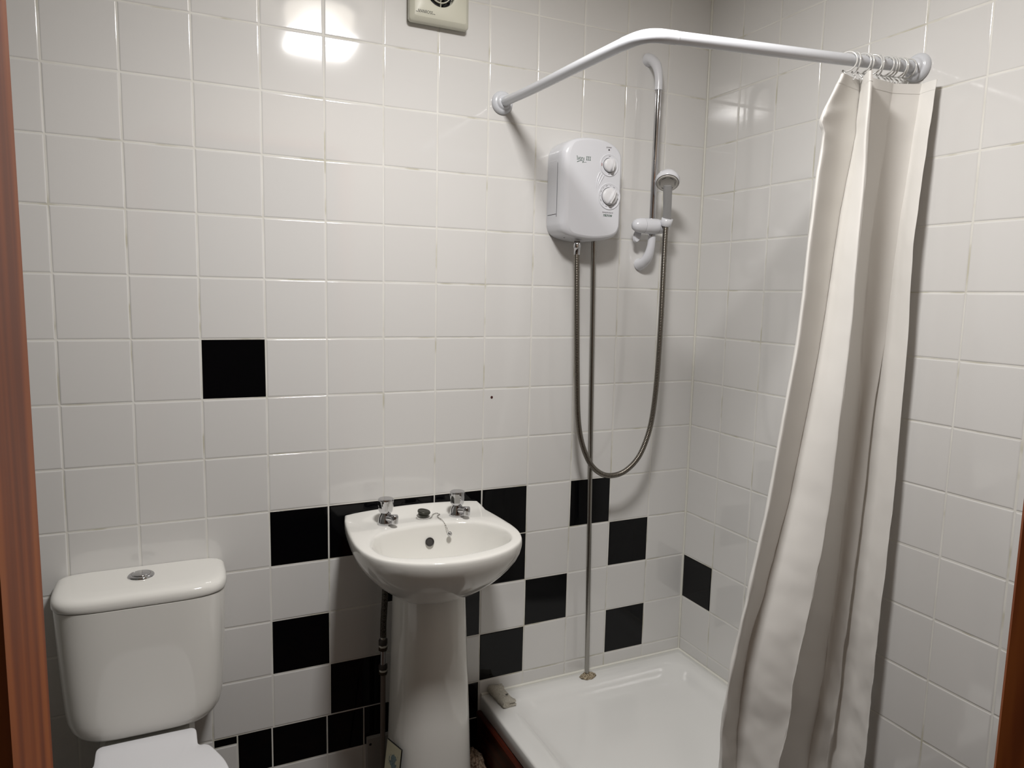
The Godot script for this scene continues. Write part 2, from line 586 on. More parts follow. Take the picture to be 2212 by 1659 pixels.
func basin_y(p: Vector2, y: float) -> float:      # the ledge rises at the wall into a low arched back edge
	var up := smoothstep(0.05, 0.006, p.y) * (0.012 + 0.012 * (1.0 - pow(p.x / 0.2, 2.0)))
	return y + up


func build_basin() -> void:
	var cx := -0.967
	var base := P(cx, -FL, 0.15)
	var o := thing("washbasin", base, "white pedestal washbasin with two chrome taps against the tiled wall", "washbasin")
	var cer: Material = M["ceramic"]
	var n := 96
	var c0 := Vector2(0, 0.225)
	var outer := [Vector2(0.193, 0.002), Vector2(0.2, 0.03), Vector2(0.208, 0.1), Vector2(0.2125, 0.16), Vector2(0.2135, 0.21), Vector2(0.207, 0.265), Vector2(0.188, 0.318), Vector2(0.157, 0.354), Vector2(0.112, 0.384), Vector2(0.06, 0.402), Vector2(0.0, 0.409),
		Vector2(-0.06, 0.402), Vector2(-0.112, 0.384), Vector2(-0.157, 0.354), Vector2(-0.188, 0.318), Vector2(-0.207, 0.265), Vector2(-0.2135, 0.21), Vector2(-0.2125, 0.16), Vector2(-0.208, 0.1), Vector2(-0.2, 0.03), Vector2(-0.193, 0.002), Vector2(-0.1, 0.002), Vector2(0.0, 0.002), Vector2(0.1, 0.002)]
	var inner := [Vector2(0.172, 0.215), Vector2(0.177, 0.25), Vector2(0.168, 0.293), Vector2(0.145, 0.325), Vector2(0.1, 0.348), Vector2(0.05, 0.36), Vector2(0, 0.364), Vector2(-0.05, 0.36), Vector2(-0.1, 0.348), Vector2(-0.145, 0.325), Vector2(-0.168, 0.293), Vector2(-0.177, 0.25), Vector2(-0.172, 0.215), Vector2(-0.15, 0.167), Vector2(-0.11, 0.138), Vector2(-0.05, 0.123), Vector2(0, 0.12), Vector2(0.05, 0.123), Vector2(0.11, 0.138), Vector2(0.15, 0.167)]
	var po := polar(smooth_poly(outer, 5), c0, n)
	var pi_ := polar(smooth_poly(inner, 5), c0, n)
	var under := [Vector2(0.1, 0.15), Vector2(0.1, 0.19), Vector2(0.085, 0.235), Vector2(0.05, 0.26), Vector2(0, 0.268), Vector2(-0.05, 0.26), Vector2(-0.085, 0.235), Vector2(-0.1, 0.19), Vector2(-0.1, 0.15), Vector2(-0.1, 0.06), Vector2(-0.06, 0.02), Vector2(0, 0.015), Vector2(0.06, 0.02), Vector2(0.1, 0.06)]
	var pu := polar(smooth_poly(under, 5), Vector2(0, 0.14), n)
	var rings := []
	var y := -1.243
	# inside of the bowl, from the waste up
	for q in [[0.1, -1.385], [0.35, -1.381], [0.6, -1.368], [0.76, -1.345], [0.86, -1.318], [0.93, -1.288], [0.968, -1.265], [0.99, -1.252]]:
		var ring := PackedVector3Array()
		for i in n:
			var p := c0.lerp(pi_[i], q[0])
			ring.append(P(cx + p.x, q[1], p.y))
		rings.append(ring)
	for q in [[0.0, -0.0055], [0.06, -0.0018], [0.15, 0.0], [0.3, 0.0005], [0.5, 0.0005], [0.68, 0.0005], [0.8, 0.0], [0.9, -0.0006], [0.96, -0.0024], [0.99, -0.0056]]:
		var ring := PackedVector3Array()
		for i in n:
			var p: Vector2 = pi_[i].lerp(po[i], q[0])
			var gap: float = po[i].distance_to(pi_[i])
			if gap > 0.05:                     # the wide ledge keeps its rounding at the edges only
				var k: float = q[0]
				if k < 0.2:
					k *= 0.05 / gap * 1.1
				elif k > 0.75:
					k = 1.0 - (1.0 - k) * 0.05 / gap * 1.1
				p = pi_[i].lerp(po[i], k)
			ring.append(P(cx + p.x, basin_y(p, y + q[1]), p.y))
		rings.append(ring)
	# outside: lip, then the swelling underside
	for q in [[0.0, -1.254], [0.004, -1.263], [0.03, -1.279], [0.09, -1.297], [0.18, -1.315], [0.3, -1.333], [0.44, -1.351], [0.6, -1.368], [0.78, -1.385], [0.92, -1.396], [1.0, -1.402]]:
		var ring := PackedVector3Array()
		for i in n:
			var p: Vector2 = po[i].lerp(pu[i], q[0])
			var yy: float = q[1]
			if q[0] == 0.0:
				yy = lerpf(basin_y(p, yy), yy, 0.0 if yy > -1.26 else 0.6)
			ring.append(P(cx + p.x, yy, maxf(p.y, 0.001)))
		rings.append(ring)
	part("basin", MB.new().loft(rings), cer, o)
	part("overflow_hole", MB.new().lathe([[0.0118, -0.002], [0.0118, 0.0012], [0.0106, 0.0015], [0.0096, 0.0004], [0.0088, -0.0012]], along(Vector3(0, 0.42, 0.9), P(cx + 0.005, -1.2892, 0.1322)), 24), mat("overflow", Color(0.2, 0.19, 0.18), 0.5), o, "dark round overflow hole")
	part("waste", MB.new().lathe([[0.022, 0.0], [0.022, 0.003], [0.017, 0.0035], [0.015, 0.0]], Transform3D(Basis(), P(cx, -1.385, 0.225)), 24), M["chrome"], o)
	# pedestal
	rings = []
	for q in [[-FL, 0.119, 0.135, 0.155], [-FL + 0.03, 0.117, 0.132, 0.155], [-2.02, 0.113, 0.122, 0.153], [-1.9, 0.108, 0.117, 0.15], [-1.75, 0.104, 0.112, 0.148], [-1.6, 0.0985, 0.107, 0.145], [-1.48, 0.094, 0.103, 0.142], [-1.4, 0.092, 0.1, 0.14]]:
		rings.append(sellipse(P(cx, q[0], q[3]), q[1], q[2], 2.5, 48))
	part("pedestal", MB.new().loft(rings), cer, o)
	# taps
	for s in 2:
		var at := P([-1.068, -0.865][s], -1.2425, 0.08)
		build_tap(o, at)


func build_tap(o: Node3D, at: Vector3) -> void:
	var up := Transform3D(Basis(), at)
	var t := part("tap", MB.new().lathe([[0.0215, 0.0], [0.022, 0.002], [0.0215, 0.007], [0.0195, 0.014], [0.0168, 0.021], [0.0135, 0.0275], [0.0128, 0.033]], up, 28), M["chrome"], o, "chrome pillar tap", o.position)
	var dir := Vector3(0.3, 0, 0.954)
	var sp := spline([at + Vector3(0, 0.014, 0), at + dir * 0.016 + Vector3(0, 0.0195, 0), at + dir * 0.03 + Vector3(0, 0.0225, 0), at + dir * 0.039 + Vector3(0, 0.0225, 0)], 5)
	part("spout", MB.new().tube(sp, func(f): return 0.0115 - 0.003 * f, 16), M["chrome"], t, "", o.position)
	part("spout_nozzle", MB.new().lathe([[0.006, 0.0], [0.0088, 0.0005], [0.0092, 0.003], [0.0092, 0.021], [0.008, 0.0235], [0.004, 0.0245]], Transform3D(Basis(), at + dir * 0.042 + Vector3(0, 0.0105, 0)), 22), M["chrome"], t, "", o.position)
	# the handle: a drum whose lower sides are cut to eight facets
	var mb := MB.new()
	var n := 48
	var rings := []
	for q in [[0.0135, 0.0315, 0.0135], [0.0175, 0.034, 0.0168], [0.0205, 0.039, 0.0183], [0.0212, 0.046, 0.0191], [0.0212, 0.053, 0.0199], [0.0212, 0.06, 0.0207], [0.0211, 0.0655, 0.0212], [0.0205, 0.0685, 0.0205], [0.0185, 0.0702, 0.0185]]:
		var ring := PackedVector3Array()
		for k in n:
			var an := TAU * k / n
			var r: float = minf(q[0], q[2] / cos(fposmod(an, TAU / 8.0) - TAU / 16.0))
			ring.append(at + Vector3(cos(an) * r, q[1], sin(an) * r))
		rings.append(ring)
	for r in rings.size() - 1:
		for k in n:
			mb.quad(rings[r][k], rings[r][(k + 1) % n], rings[r + 1][(k + 1) % n], rings[r + 1][k], -1)
	mb.cap(rings[0], -1)
	mb.cap(rings[-1], -1, true)
	mb.fix(0)
	part("tap_handle", mb, M["chrome"], t, "", o.position)


func build_plug() -> void:
	var base := P(-0.96, -1.2425, 0.06)
	var o := thing("basin_plug", base, "small dark basin plug with a ball chain lying on the basin ledge", "plug")
	part("stopper", MB.new().lathe([[0.0135, 0.0], [0.015, 0.003], [0.0135, 0.006], [0.0135, 0.006], [0.0175, 0.0085], [0.018, 0.0125], [0.0165, 0.0145], [0.004, 0.015]], Transform3D(Basis.from_euler(Vector3(0.1, 0, -0.16)), base + Vector3(0.002, 0.005, 0.002)), 28), M["plug_rubber"], o)
	# chain: beads strung along a path that hangs over the ledge into the bowl
	var path := spline([base + Vector3(-0.021, 0.004, 0.008), base + Vector3(-0.016, 0.003, 0.019), base + Vector3(0.0, 0.003, 0.024), base + Vector3(0.017, 0.003, 0.022), base + Vector3(0.026, 0.004, 0.008), base + Vector3(0.034, 0.004, -0.004), base + Vector3(0.045, 0.004, -0.008), base + Vector3(0.05, 0.003, 0.002), base + Vector3(0.04, 0.003, 0.012), base + Vector3(0.037, 0.003, 0.03), base + Vector3(0.04, 0.002, 0.052), base + Vector3(0.044, -0.008, 0.069), base + Vector3(0.048, -0.022, 0.076)], 14)
	var mb := MB.new()
	var run := 0.0
	for i in path.size() - 1:
		run += path[i].distance_to(path[i + 1])
		if run > 0.0032:
			run = 0.0
			mb.lathe([[0.0004, -0.0014], [0.0011, -0.0009], [0.0014, 0.0], [0.0011, 0.0009], [0.0004, 0.0014]], Transform3D(Basis(), path[i]), 6)
	var ch := part("chain", mb, M["chrome_dull"], o)
	ch.set_meta("kind", "stuff")
	part("chain_ball", MB.new().lathe([[0.001, -0.0068], [0.0045, -0.0052], [0.0068, 0.0], [0.0045, 0.0052], [0.001, 0.0068]], Transform3D(Basis(), base + Vector3(0.05, -0.0275, 0.084)), 18), M["chrome"], o, "small chrome ball")


func build_pipes() -> void:
	var z := 0.06
	var base := P(-1.072, -FL, z)
	var o := thing("water_pipe", base, "basin water pipe with braided hose and compression fittings left of the pedestal", "pipe")
	part("braided_hose", MB.new().tube(spline([P(-1.064, -1.4, z), P(-1.066, -1.46, z + 0.002), P(-1.0695, -1.53, z), P(-1.07, -1.575, z)], 8), func(_t): return 0.0085, 16), M["braid"], o)
	part("ferrule", MB.new().lathe([[0.0075, 0.0], [0.0085, 0.0], [0.0085, 0.016], [0.0075, 0.016]], Transform3D(Basis(), P(-1.07, -1.585, z)), 16), M["chrome_dull"], o)
	for q in [[-1.575, -1.606], [-1.648, -1.675]]:
		var f := part("compression_fitting", MB.new().lathe([[0.009, 0.0], [0.0125, -0.002], [0.0125, -(q[0] - q[1]) * 0.55]], Transform3D(Basis(), P(-1.0705, q[0], z)), 6), M["fitting_dark"], o, "", base)
		part("fitting_band", MB.new().lathe([[0.0108, 0.0], [0.0108, -0.006]], Transform3D(Basis(), P(-1.0705, q[0] - (q[0] - q[1]) * 0.55, z)), 16), M["sealant"], f, "white sealing band", base)
		part("fitting_nut", MB.new().lathe([[0.012, 0.0], [0.0125, -0.002], [0.0125, -(q[0] - q[1]) * 0.3], [0.009, -(q[0] - q[1]) * 0.38]], Transform3D(Basis(), P(-1.0705, q[0] - (q[0] - q[1]) * 0.55 - 0.006, z)), 6), M["brass"], f, "", base)
	part("upper_tube", MB.new().tube(PackedVector3Array([P(-1.0705, -1.6, z), P(-1.0705, -1.66, z)]), func(_t): return 0.0078, 16), M["chrome"], o)
	part("lower_tube", MB.new().tube(PackedVector3Array([P(-1.0708, -1.68, z), P(-1.073, -FL, z)]), func(_t): return 0.0072, 16), mat("pipe_grey", Color(0.5, 0.46, 0.43), 0.4, 0.25), o)


func unit_outline(grow: float, z: float) -> PackedVector3Array:      # rounded box with bowed top and bottom
	var half := [Vector2(0.0, -0.181), Vector2(0.035, -0.1835), Vector2(0.062, -0.1905), Vector2(0.082, -0.2025), Vector2(0.0945, -0.219), Vector2(0.0985, -0.242), Vector2(0.0985, -0.33), Vector2(0.0985, -0.41), Vector2(0.0965, -0.4325), Vector2(0.088, -0.449), Vector2(0.068, -0.46), Vector2(0.036, -0.4665), Vector2(0.0, -0.469)]
	var pts := half.duplicate()
	for k in range(half.size() - 2, 0, -1):
		pts.append(Vector2(-half[k].x, half[k].y))
	var poly := smooth_poly(pts, 5)
	var r := PackedVector3Array()
	for i in poly.size():
		var t := (poly[(i + 1) % poly.size()] - poly[(i + poly.size() - 1) % poly.size()]).normalized()
		var soft := 1.0 + 1.3 * smoothstep(-0.06, -0.097, poly[i].x) + 0.4 * smoothstep(-0.42, -0.46, poly[i].y)      # left and lower edges are rounder
		var p := poly[i] + Vector2(-t.y, t.x) * grow * soft
		r.append(P(-0.4685 + p.x, p.y, z))
	return r


func build_shower_unit() -> void:
	var base := P(-0.4685, -0.33, 0.0)
	var o := thing("electric_shower", base, "white electric shower unit with two round dials on the tiled wall", "shower unit")
	var zf := 0.0925
	var rings := [unit_outline(0.0, 0.0015), unit_outline(0.0, 0.06), unit_outline(-0.0005, 0.076), unit_outline(-0.0016, 0.083), unit_outline(-0.0034, 0.0875), unit_outline(-0.006, 0.0908), unit_outline(-0.0092, zf)]
	part("casing", MB.new().loft(rings), M["plastic_white"], o)
	# the panel let into the left side
	part("side_panel", MB.new().box(P(-0.5668, -0.322, 0.033), Vector3(0.0016, 0.15, 0.05), 0.0004), M["plastic_white"], o)
	part("seam", MB.new().box(P(-0.5674, -0.33, 0.0605), Vector3(0.0008, 0.15, 0.0012), 0.0002), M["seam"], o)
	part("seam", MB.new().box(P(-0.5674, -0.3975, 0.033), Vector3(0.0008, 0.0012, 0.05), 0.0002), M["seam"], o)
	var n := [Vector3(-0.417, -0.254, zf), Vector3(-0.4135, -0.341, zf)]
	for k in 2:
		var c := P(n[k].x, n[k].y, zf)
		var r: float = [0.0305, 0.0365][k]
		var kr: float = [0.0192, 0.0240][k]
		var fr := along(Vector3(0, 0, 1), c)
		var d := part("dial", MB.new().lathe([[r + 0.0012, 0.0], [r + 0.0012, 0.0012], [r, 0.0018], [r - 0.0015, 0.0012], [r - 0.003, 0.0004], [kr + 0.002, 0.0004]], fr, 48), M["plastic_white"], o, "", base)
		part("knob", MB.new().lathe([[kr, 0.0], [kr, 0.0075], [kr - 0.002, 0.0095], [kr * 0.5, 0.0105], [0.001, 0.0108]], fr, 40), M["plastic_knob"], d, "", base)
		part("knob_gap", MB.new().lathe([[kr + 0.0014, 0.0003], [kr + 0.0014, 0.0007], [kr - 0.001, 0.0007]], fr, 40, false), M["dark"], d, "", base)
		# finger grip: a wedge across the knob
		var an := deg_to_rad([-7.0, -27.0][k])
		var gb := Basis(Vector3(0, 0, 1), an)
		var w := kr * 0.42
		var gp := MB.new()
		var a0 := [Vector2(-w * 0.35, kr * 0.95), Vector2(w * 0.5, kr * 0.9), Vector2(w * 0.95, 0), Vector2(w * 0.75, -kr * 0.9), Vector2(-w * 0.15, -kr * 0.95), Vector2(-w * 0.3, 0)]
		var r0 := PackedVector3Array()
		var r1 := PackedVector3Array()
		for p in a0:
			r0.append(c + gb * Vector3(p.x, p.y, 0.006))
			r1.append(c + gb * Vector3(p.x * 0.55 + (0.3 * w), p.y * 0.96, 0.0205 - 0.003 * absf(p.y) / kr))
		gp.loft([r0, r0, r1, r1], true, true, true, 2)
		part("grip", gp, M["plastic_knob"], d, "", base)
		# printed marks round the dial
		var marks := 0
		for q in range(0, 360, 24 if k == 1 else 180):
			var th := deg_to_rad(float(q) + 12.0)
			if k == 0:
				th = deg_to_rad(90.0 if q == 0 else 270.0)
			var at := c + Vector3(cos(th), sin(th), 0) * (r + kr) * 0.5
			var len_: float = (0.0052 if marks % 2 == 0 else 0.0022) if k == 1 else 0.0055
			part("mark", MB.new().box(at + Vector3(0, 0, 0.0007), Vector3(len_, 0.0012, 0.0004), 0.0001, Basis(Vector3(0, 0, 1), th - PI * 0.5)), M["ink_grey"], d, "", base)
			marks += 1
		if k == 0:
			part("mark", MB.new().box(c + Vector3(-(r + kr) * 0.5, 0, 0.0007), Vector3(0.0022, 0.0085, 0.0004), 0.0001), M["ink_red"], d, "faded red mark", base)
	# the three curved ribs between the dials
	for k in 3:
		var x := -0.4475 + 0.0058 * k
		part("rib", MB.new().tube(spline([P(x - 0.0005 + 0.001 * k, -0.2765 - 0.004 * k, zf + 0.0002), P(x - 0.0075 + 0.0005 * k, -0.292 - 0.003 * k, zf + 0.0002), P(x - 0.0105 - 0.001 * k, -0.309, zf), P(x - 0.0105 - 0.0035 * k, -0.326, zf - 0.0014)], 6), func(f): return 0.0021 - 0.0008 * f, 10), M["plastic_white"], o)
	part("indicator", MB.new().lathe([[0.0022, -0.001], [0.0022, 0.0008], [0.001, 0.0012]], along(Vector3(0, 0, 1), P(-0.4195, -0.2115, zf)), 14), M["dark"], o, "small dark indicator window")
	lettering("power", 0.0036, M["ink_grey"], o, P(-0.4195, -0.2045, zf + 0.0002))
	lettering("Ivory", 0.0105, M["ink_green"], o, P(-0.5125, -0.243, zf + 0.0002), 0.76, -0.1)
	lettering("III", 0.0105, M["ink_green"], o, P(-0.4865, -0.242, zf + 0.0002), 1.0, 0.0, true)
	part("flourish", MB.new().tube(spline([P(-0.5235, -0.2545, zf), P(-0.515, -0.2505, zf), P(-0.507, -0.2495, zf), P(-0.5035, -0.2515, zf), P(-0.506, -0.2545, zf), P(-0.501, -0.2535, zf), P(-0.493, -0.2525, zf)], 5), func(f): return 0.0008 - 0.0004 * f, 6), M["ink_green"], o, "green flourish under the name")
	lettering("temperature", 0.0036, M["ink_grey"], o, P(-0.4165, -0.3865, zf + 0.0002))
	lettering("TRITON", 0.0062, M["ink_green"], o, P(-0.4165, -0.3955, zf + 0.0002), 0.95, 0.3)
	var hole := part("drain_hole", MB.new().lathe([[0.0022, 0.0], [0.0022, 0.001]], along(Vector3(0, -1, 0), P(-0.545, -0.4625, 0.07)), 12), M["dark"], o)
	hole.name = "drain_hole"


func build_supply() -> void:
	var base := P(-0.396, -1.8385, 0.039)
	var o := thing("supply_pipe", base, "thin chrome pipe running from the shower unit down to the tray edge", "pipe")
	part("tube", MB.new().tube(PackedVector3Array([P(-0.4275, -0.465, 0.039), P(-0.396, -1.842, 0.039)]), func(_t): return 0.0073, 18), M["chrome_dull"], o)
	# crumbling filler round its foot
	var mb := MB.new()
	var f := FastNoiseLite.new()
	f.seed = 5
	f.frequency = 60.0
	var rings := []
	for q in [[1.0, 0.0], [0.95, 0.006], [0.75, 0.0095], [0.45, 0.011]]:
		var ring := PackedVector3Array()
		for k in 22:
			var an := TAU * k / 22
			var p: Vector3 = Vector3(cos(an) * 0.027, 0, sin(an) * 0.018) * q[0]
			p *= 1.0 + 0.35 * f.get_noise_2d(cos(an) * 0.03, sin(an) * 0.03 + q[0])
			ring.append(base + p + Vector3(0.002, q[1] - 0.004 + 0.003 * f.get_noise_2d(an, q[0]), 0.002))
		rings.append(ring)
	mb.loft(rings)
	part("filler", mb, M["mastic"], o, "crumbling stained filler round the foot of the pipe")


func build_riser() -> void:
	var x := -0.2275
	var base := P(x, -0.2, 0.0)
	var o := thing("shower_riser", base, "chrome riser rail with white end brackets and sliding holder right of the shower", "shower rail")
	part("rail", MB.new().tube(PackedVector3Array([P(x + 0.001, 0.0, 0.05), P(x - 0.001, -0.45, 0.05)]), func(_t): return 0.0098, 24), M["chrome"], o)
	for s in [1, -1]:
		var y0 := 0.0 if s > 0 else -0.44
		var rings := []
		var pts := spline([P(x, y0 - 0.012 * s, 0.05), P(x, y0 + 0.016 * s, 0.05), P(x - 0.001, y0 + 0.042 * s, 0.046), P(x - 0.003, y0 + 0.065 * s, 0.036), P(x - 0.006, y0 + 0.08 * s, 0.02), P(x - 0.008, y0 + 0.086 * s, 0.001)], 6)
		for i in pts.size():
			var f := float(i) / (pts.size() - 1)
			var t := (pts[mini(i + 1, pts.size() - 1)] - pts[maxi(i - 1, 0)]).normalized()
			var side := Vector3.RIGHT
			var up := t.cross(side).normalized()
			var w := 0.0118 + 0.0075 * smoothstep(0.2, 0.9, f)
			var h := 0.0118 + 0.002 * smoothstep(0.3, 0.7, f) + 0.006 * smoothstep(0.7, 1.0, f)
			var ring := PackedVector3Array()
			for k in 20:
				var an := TAU * k / 20
				ring.append(pts[i] + side * cos(an) * w + up * sin(an) * h)
			rings.append(ring)
		part("bracket", MB.new().loft(rings), M["plastic_white"], o, "", base)
	# holder that slides on the rail: a lying capsule in three pieces, a clamp lever behind, a cup at its right end
	var c := P(-0.244, -0.413, 0.062)
	var fr := along(Vector3(1, 0, 0), c)
	var prof := []
	for q in [[-0.064, 0.002], [-0.0625, 0.0085], [-0.058, 0.0145], [-0.05, 0.019], [-0.04, 0.0215], [-0.0265, 0.0228]]:
		prof.append([q[1], q[0]])
	var sl := part("slider", MB.new().lathe([[0.0228, -0.0255], [0.0232, -0.015], [0.0234, 0.0], [0.0232, 0.015], [0.0228, 0.0235]], fr, 28), M["plastic_white"], o, "", base)
	part("slider_knob", MB.new().lathe(prof, fr, 28), M["plastic_white"], sl, "", base)
	part("holder", MB.new().lathe([[0.0226, 0.0245], [0.0216, 0.035], [0.0195, 0.047], [0.0155, 0.058], [0.009, 0.067], [0.002, 0.07]], fr, 28), M["plastic_white"], sl, "", base)
	part("slider_gap", MB.new().lathe([[0.0218, -0.0268], [0.0218, -0.0253]], fr, 28), M["seam"], sl, "", base)
	part("slider_gap", MB.new().lathe([[0.0218, 0.0233], [0.0218, 0.0248]], fr, 28), M["seam"], sl, "", base)
	part("holder_cup", MB.new().lathe([[0.0125, -0.014], [0.0155, -0.012], [0.0175, 0.01], [0.0155, 0.0105], [0.0125, 0.002]], along(Vector3(0.02, 1, 0.3), P(-0.206, -0.4, 0.092)), 24), M["plastic_white"], sl, "", base)
	var lev := MB.new()
	var r0 := PackedVector3Array()
	var r1 := PackedVector3Array()
	for k in 16:
		var an := TAU * k / 16
		var p := Vector3(cos(an) * 0.013 + sin(an) * 0.004, sin(an) * 0.021, 0)
		r0.append(P(-0.2735, -0.442, 0.036) + p)
		r1.append(P(-0.2735, -0.442, 0.043) + p * 0.86)
	lev.loft([r0, r0, r1, r1])
	part("clamp_lever", lev, M["plastic_white"], o)
	part("rail_end", MB.new().lathe([[0.0105, 0.0], [0.0118, 0.001], [0.0118, 0.005], [0.0105, 0.006]], Transform3D(Basis(), P(x - 0.001, -0.442, 0.05)), 20), M["chrome"], o)


func build_handset() -> void:
	var bot := P(-0.2065, -0.397, 0.0945)
	var top := P(-0.2395, -0.302, 0.134)
	var o := thing("shower_handset", bot, "white shower head with grey handle held on the riser rail", "shower head")
	var ax := (top - bot).normalized()
	part("handle", MB.new().tube(spline([bot - ax * 0.012, bot, bot + ax * 0.03, bot + ax * 0.07, top + ax * 0.004], 5), func(f): return 0.0108 + 0.0028 * f, 24), M["handset_grey"], o, "grey handle")
	var n := Vector3(-0.36, -0.79, 0.5).normalized()      # the way the spray face points
	var c := top + Vector3(-0.006, 0.012, 0.006)
	var fr := along(n, c)
	part("head_dome", MB.new().lathe([[0.002, -0.031], [0.014, -0.0295], [0.0235, -0.025], [0.0298, -0.018], [0.0325, -0.0095]], fr, 40), M["plastic_white"], o)
	var mb := MB.new()
	var rings := []
	for q in [[0.0332, -0.0095], [0.0345, -0.006], [0.0345, 0.003], [0.033, 0.0065], [0.0315, 0.0075]]:
		var ring := PackedVector3Array()
		for k in 120:
			var an := TAU * k / 120
			var r: float = q[0] + (0.0007 if k % 2 == 0 else 0.0)
			ring.append(fr * Vector3(cos(an) * r, q[1], sin(an) * r))
		rings.append(ring)
	mb.loft(rings)
	part("grip_ring", mb, M["plastic_white"], o)
	part("rim_line", MB.new().lathe([[0.0325, 0.0062], [0.0325, 0.0084]], fr, 40), M["brass"], o, "stained brown seam")
	part("spray_face", MB.new().lathe([[0.031, 0.0075], [0.031, 0.0105], [0.0285, 0.0118], [0.026, 0.0105], [0.024, 0.0095], [0.001, 0.0095]], fr, 40), mat("spray_grey", Color(0.7, 0.69, 0.67), 0.35), o)
	for k in 6:
		var an := TAU * k / 6 + 0.3
		var mid := fr * Vector3(cos(an) * 0.0215, 0.0098, sin(an) * 0.0215)
		part("spray_slot", MB.new().box(mid, Vector3(0.0012, 0.0006, 0.012), 0.0001, fr.basis * Basis(Vector3.UP, -an)), M["seam"], o)


func build_hose() -> void:
	var base := P(-0.503, -0.476, 0.072)
	var o := thing("shower_hose", base, "ribbed metal shower hose hanging in a long loop below the unit", "hose")
	part("outlet_elbow", MB.new().lathe([[0.0085, 0.006], [0.0085, 0.0]], Transform3D(Basis(), base), 16), M["fitting_dark"], o)
	part("hose_nut", MB.new().lathe([[0.0095, 0.0], [0.0108, -0.003], [0.0112, -0.014], [0.0112, -0.014], [0.0098, -0.0145], [0.0092, -0.034]], Transform3D(Basis(), base), 8), M["chrome"], o)
	var key := [P(-0.503, -0.505, 0.072), P(-0.5015, -0.56, 0.073), P(-0.498, -0.7, 0.076), P(-0.4925, -0.88, 0.08), P(-0.486, -0.995, 0.083), P(-0.470, -1.07, 0.086), P(-0.44, -1.13, 0.088), P(-0.4, -1.163, 0.09), P(-0.357, -1.17, 0.092), P(-0.314, -1.157, 0.093), P(-0.272, -1.118, 0.095), P(-0.243, -1.055, 0.096), P(-0.228, -0.985, 0.097), P(-0.219, -0.87, 0.098), P(-0.2145, -0.7, 0.098), P(-0.2125, -0.55, 0.096), P(-0.2095, -0.44, 0.093), P(-0.2065, -0.405, 0.0925)]
	var fine := spline(key, 60)
	# even steps, three rings to a rib
	var path := PackedVector3Array()
	var want := 0.0
	var run := 0.0
	for i in fine.size() - 1:
		var d := fine[i].distance_to(fine[i + 1])
		while want <= run + d:
			path.append(fine[i].lerp(fine[i + 1], (want - run) / d))
			want += 0.0016
		run += d
	var n := path.size() - 1
	var mb := MB.new()
	mb.tube(path, func(f): return [0.0072, 0.0084, 0.0084][roundi(f * n) % 3], 12)
	part("ribbed_tube", mb, M["hose_metal"], o)


func rail_path() -> PackedVector3Array:
	var pts := [P(-0.717, -0.1, 0.004), P(-0.7145, -0.106, 0.183), P(-0.7205, -0.114, 0.43), P(-0.7255, -0.1205, 0.58), P(-0.7255, -0.1222, 0.625)]
	pts.append_array([P(-0.722, -0.1232, 0.66), P(-0.712, -0.1235, 0.681), P(-0.694, -0.1232, 0.6915), P(-0.665, -0.1225, 0.6955)])
	pts.append_array([P(-0.569, -0.1185, 0.7015), P(-0.454, -0.1135, 0.707), P(-0.33, -0.108, 0.713), P(-0.169, -0.1003, 0.7215), P(-0.004, -0.0927, 0.7325)])
	return spline(pts, 8)


func build_rail() -> void:
	var base := P(-0.7, -0.1, 0.6)
	var o := thing("curtain_rail", base, "white bent shower curtain rail running from the tiled wall round the corner", "curtain rail")
	var p := rail_path()
	part("pole", MB.new().tube(p, func(_t): return 0.0125, 24), M["plastic_rail"], o)
	part("corner_sleeve", MB.new().tube(p.slice(30, 66), func(_t): return 0.0132, 24), M["plastic_rail"], o)
	for s in 2:
		var fr := along([Vector3(0, 0, 1), Vector3(-1, 0, 0)][s], [P(-0.717, -0.1, 0.0), P(0.0, -0.0925, 0.733)][s])
		var f := part("flange", MB.new().lathe([[0.031, 0.0005], [0.0315, 0.004], [0.030, 0.0085], [0.0265, 0.0125], [0.0225, 0.0145], [0.0205, 0.0145], [0.0195, 0.018], [0.0175, 0.0215], [0.0145, 0.0225]], fr, 40), M["plastic_rail"], o, "", base)
		f.name = "flange" if s == 0 else "flange_001"


func rail_at(x: float) -> Vector3:
	var k := (x + 0.33) / 0.326
	return P(x, lerpf(-0.108, -0.0927, k), lerpf(0.713, 0.7325, k))


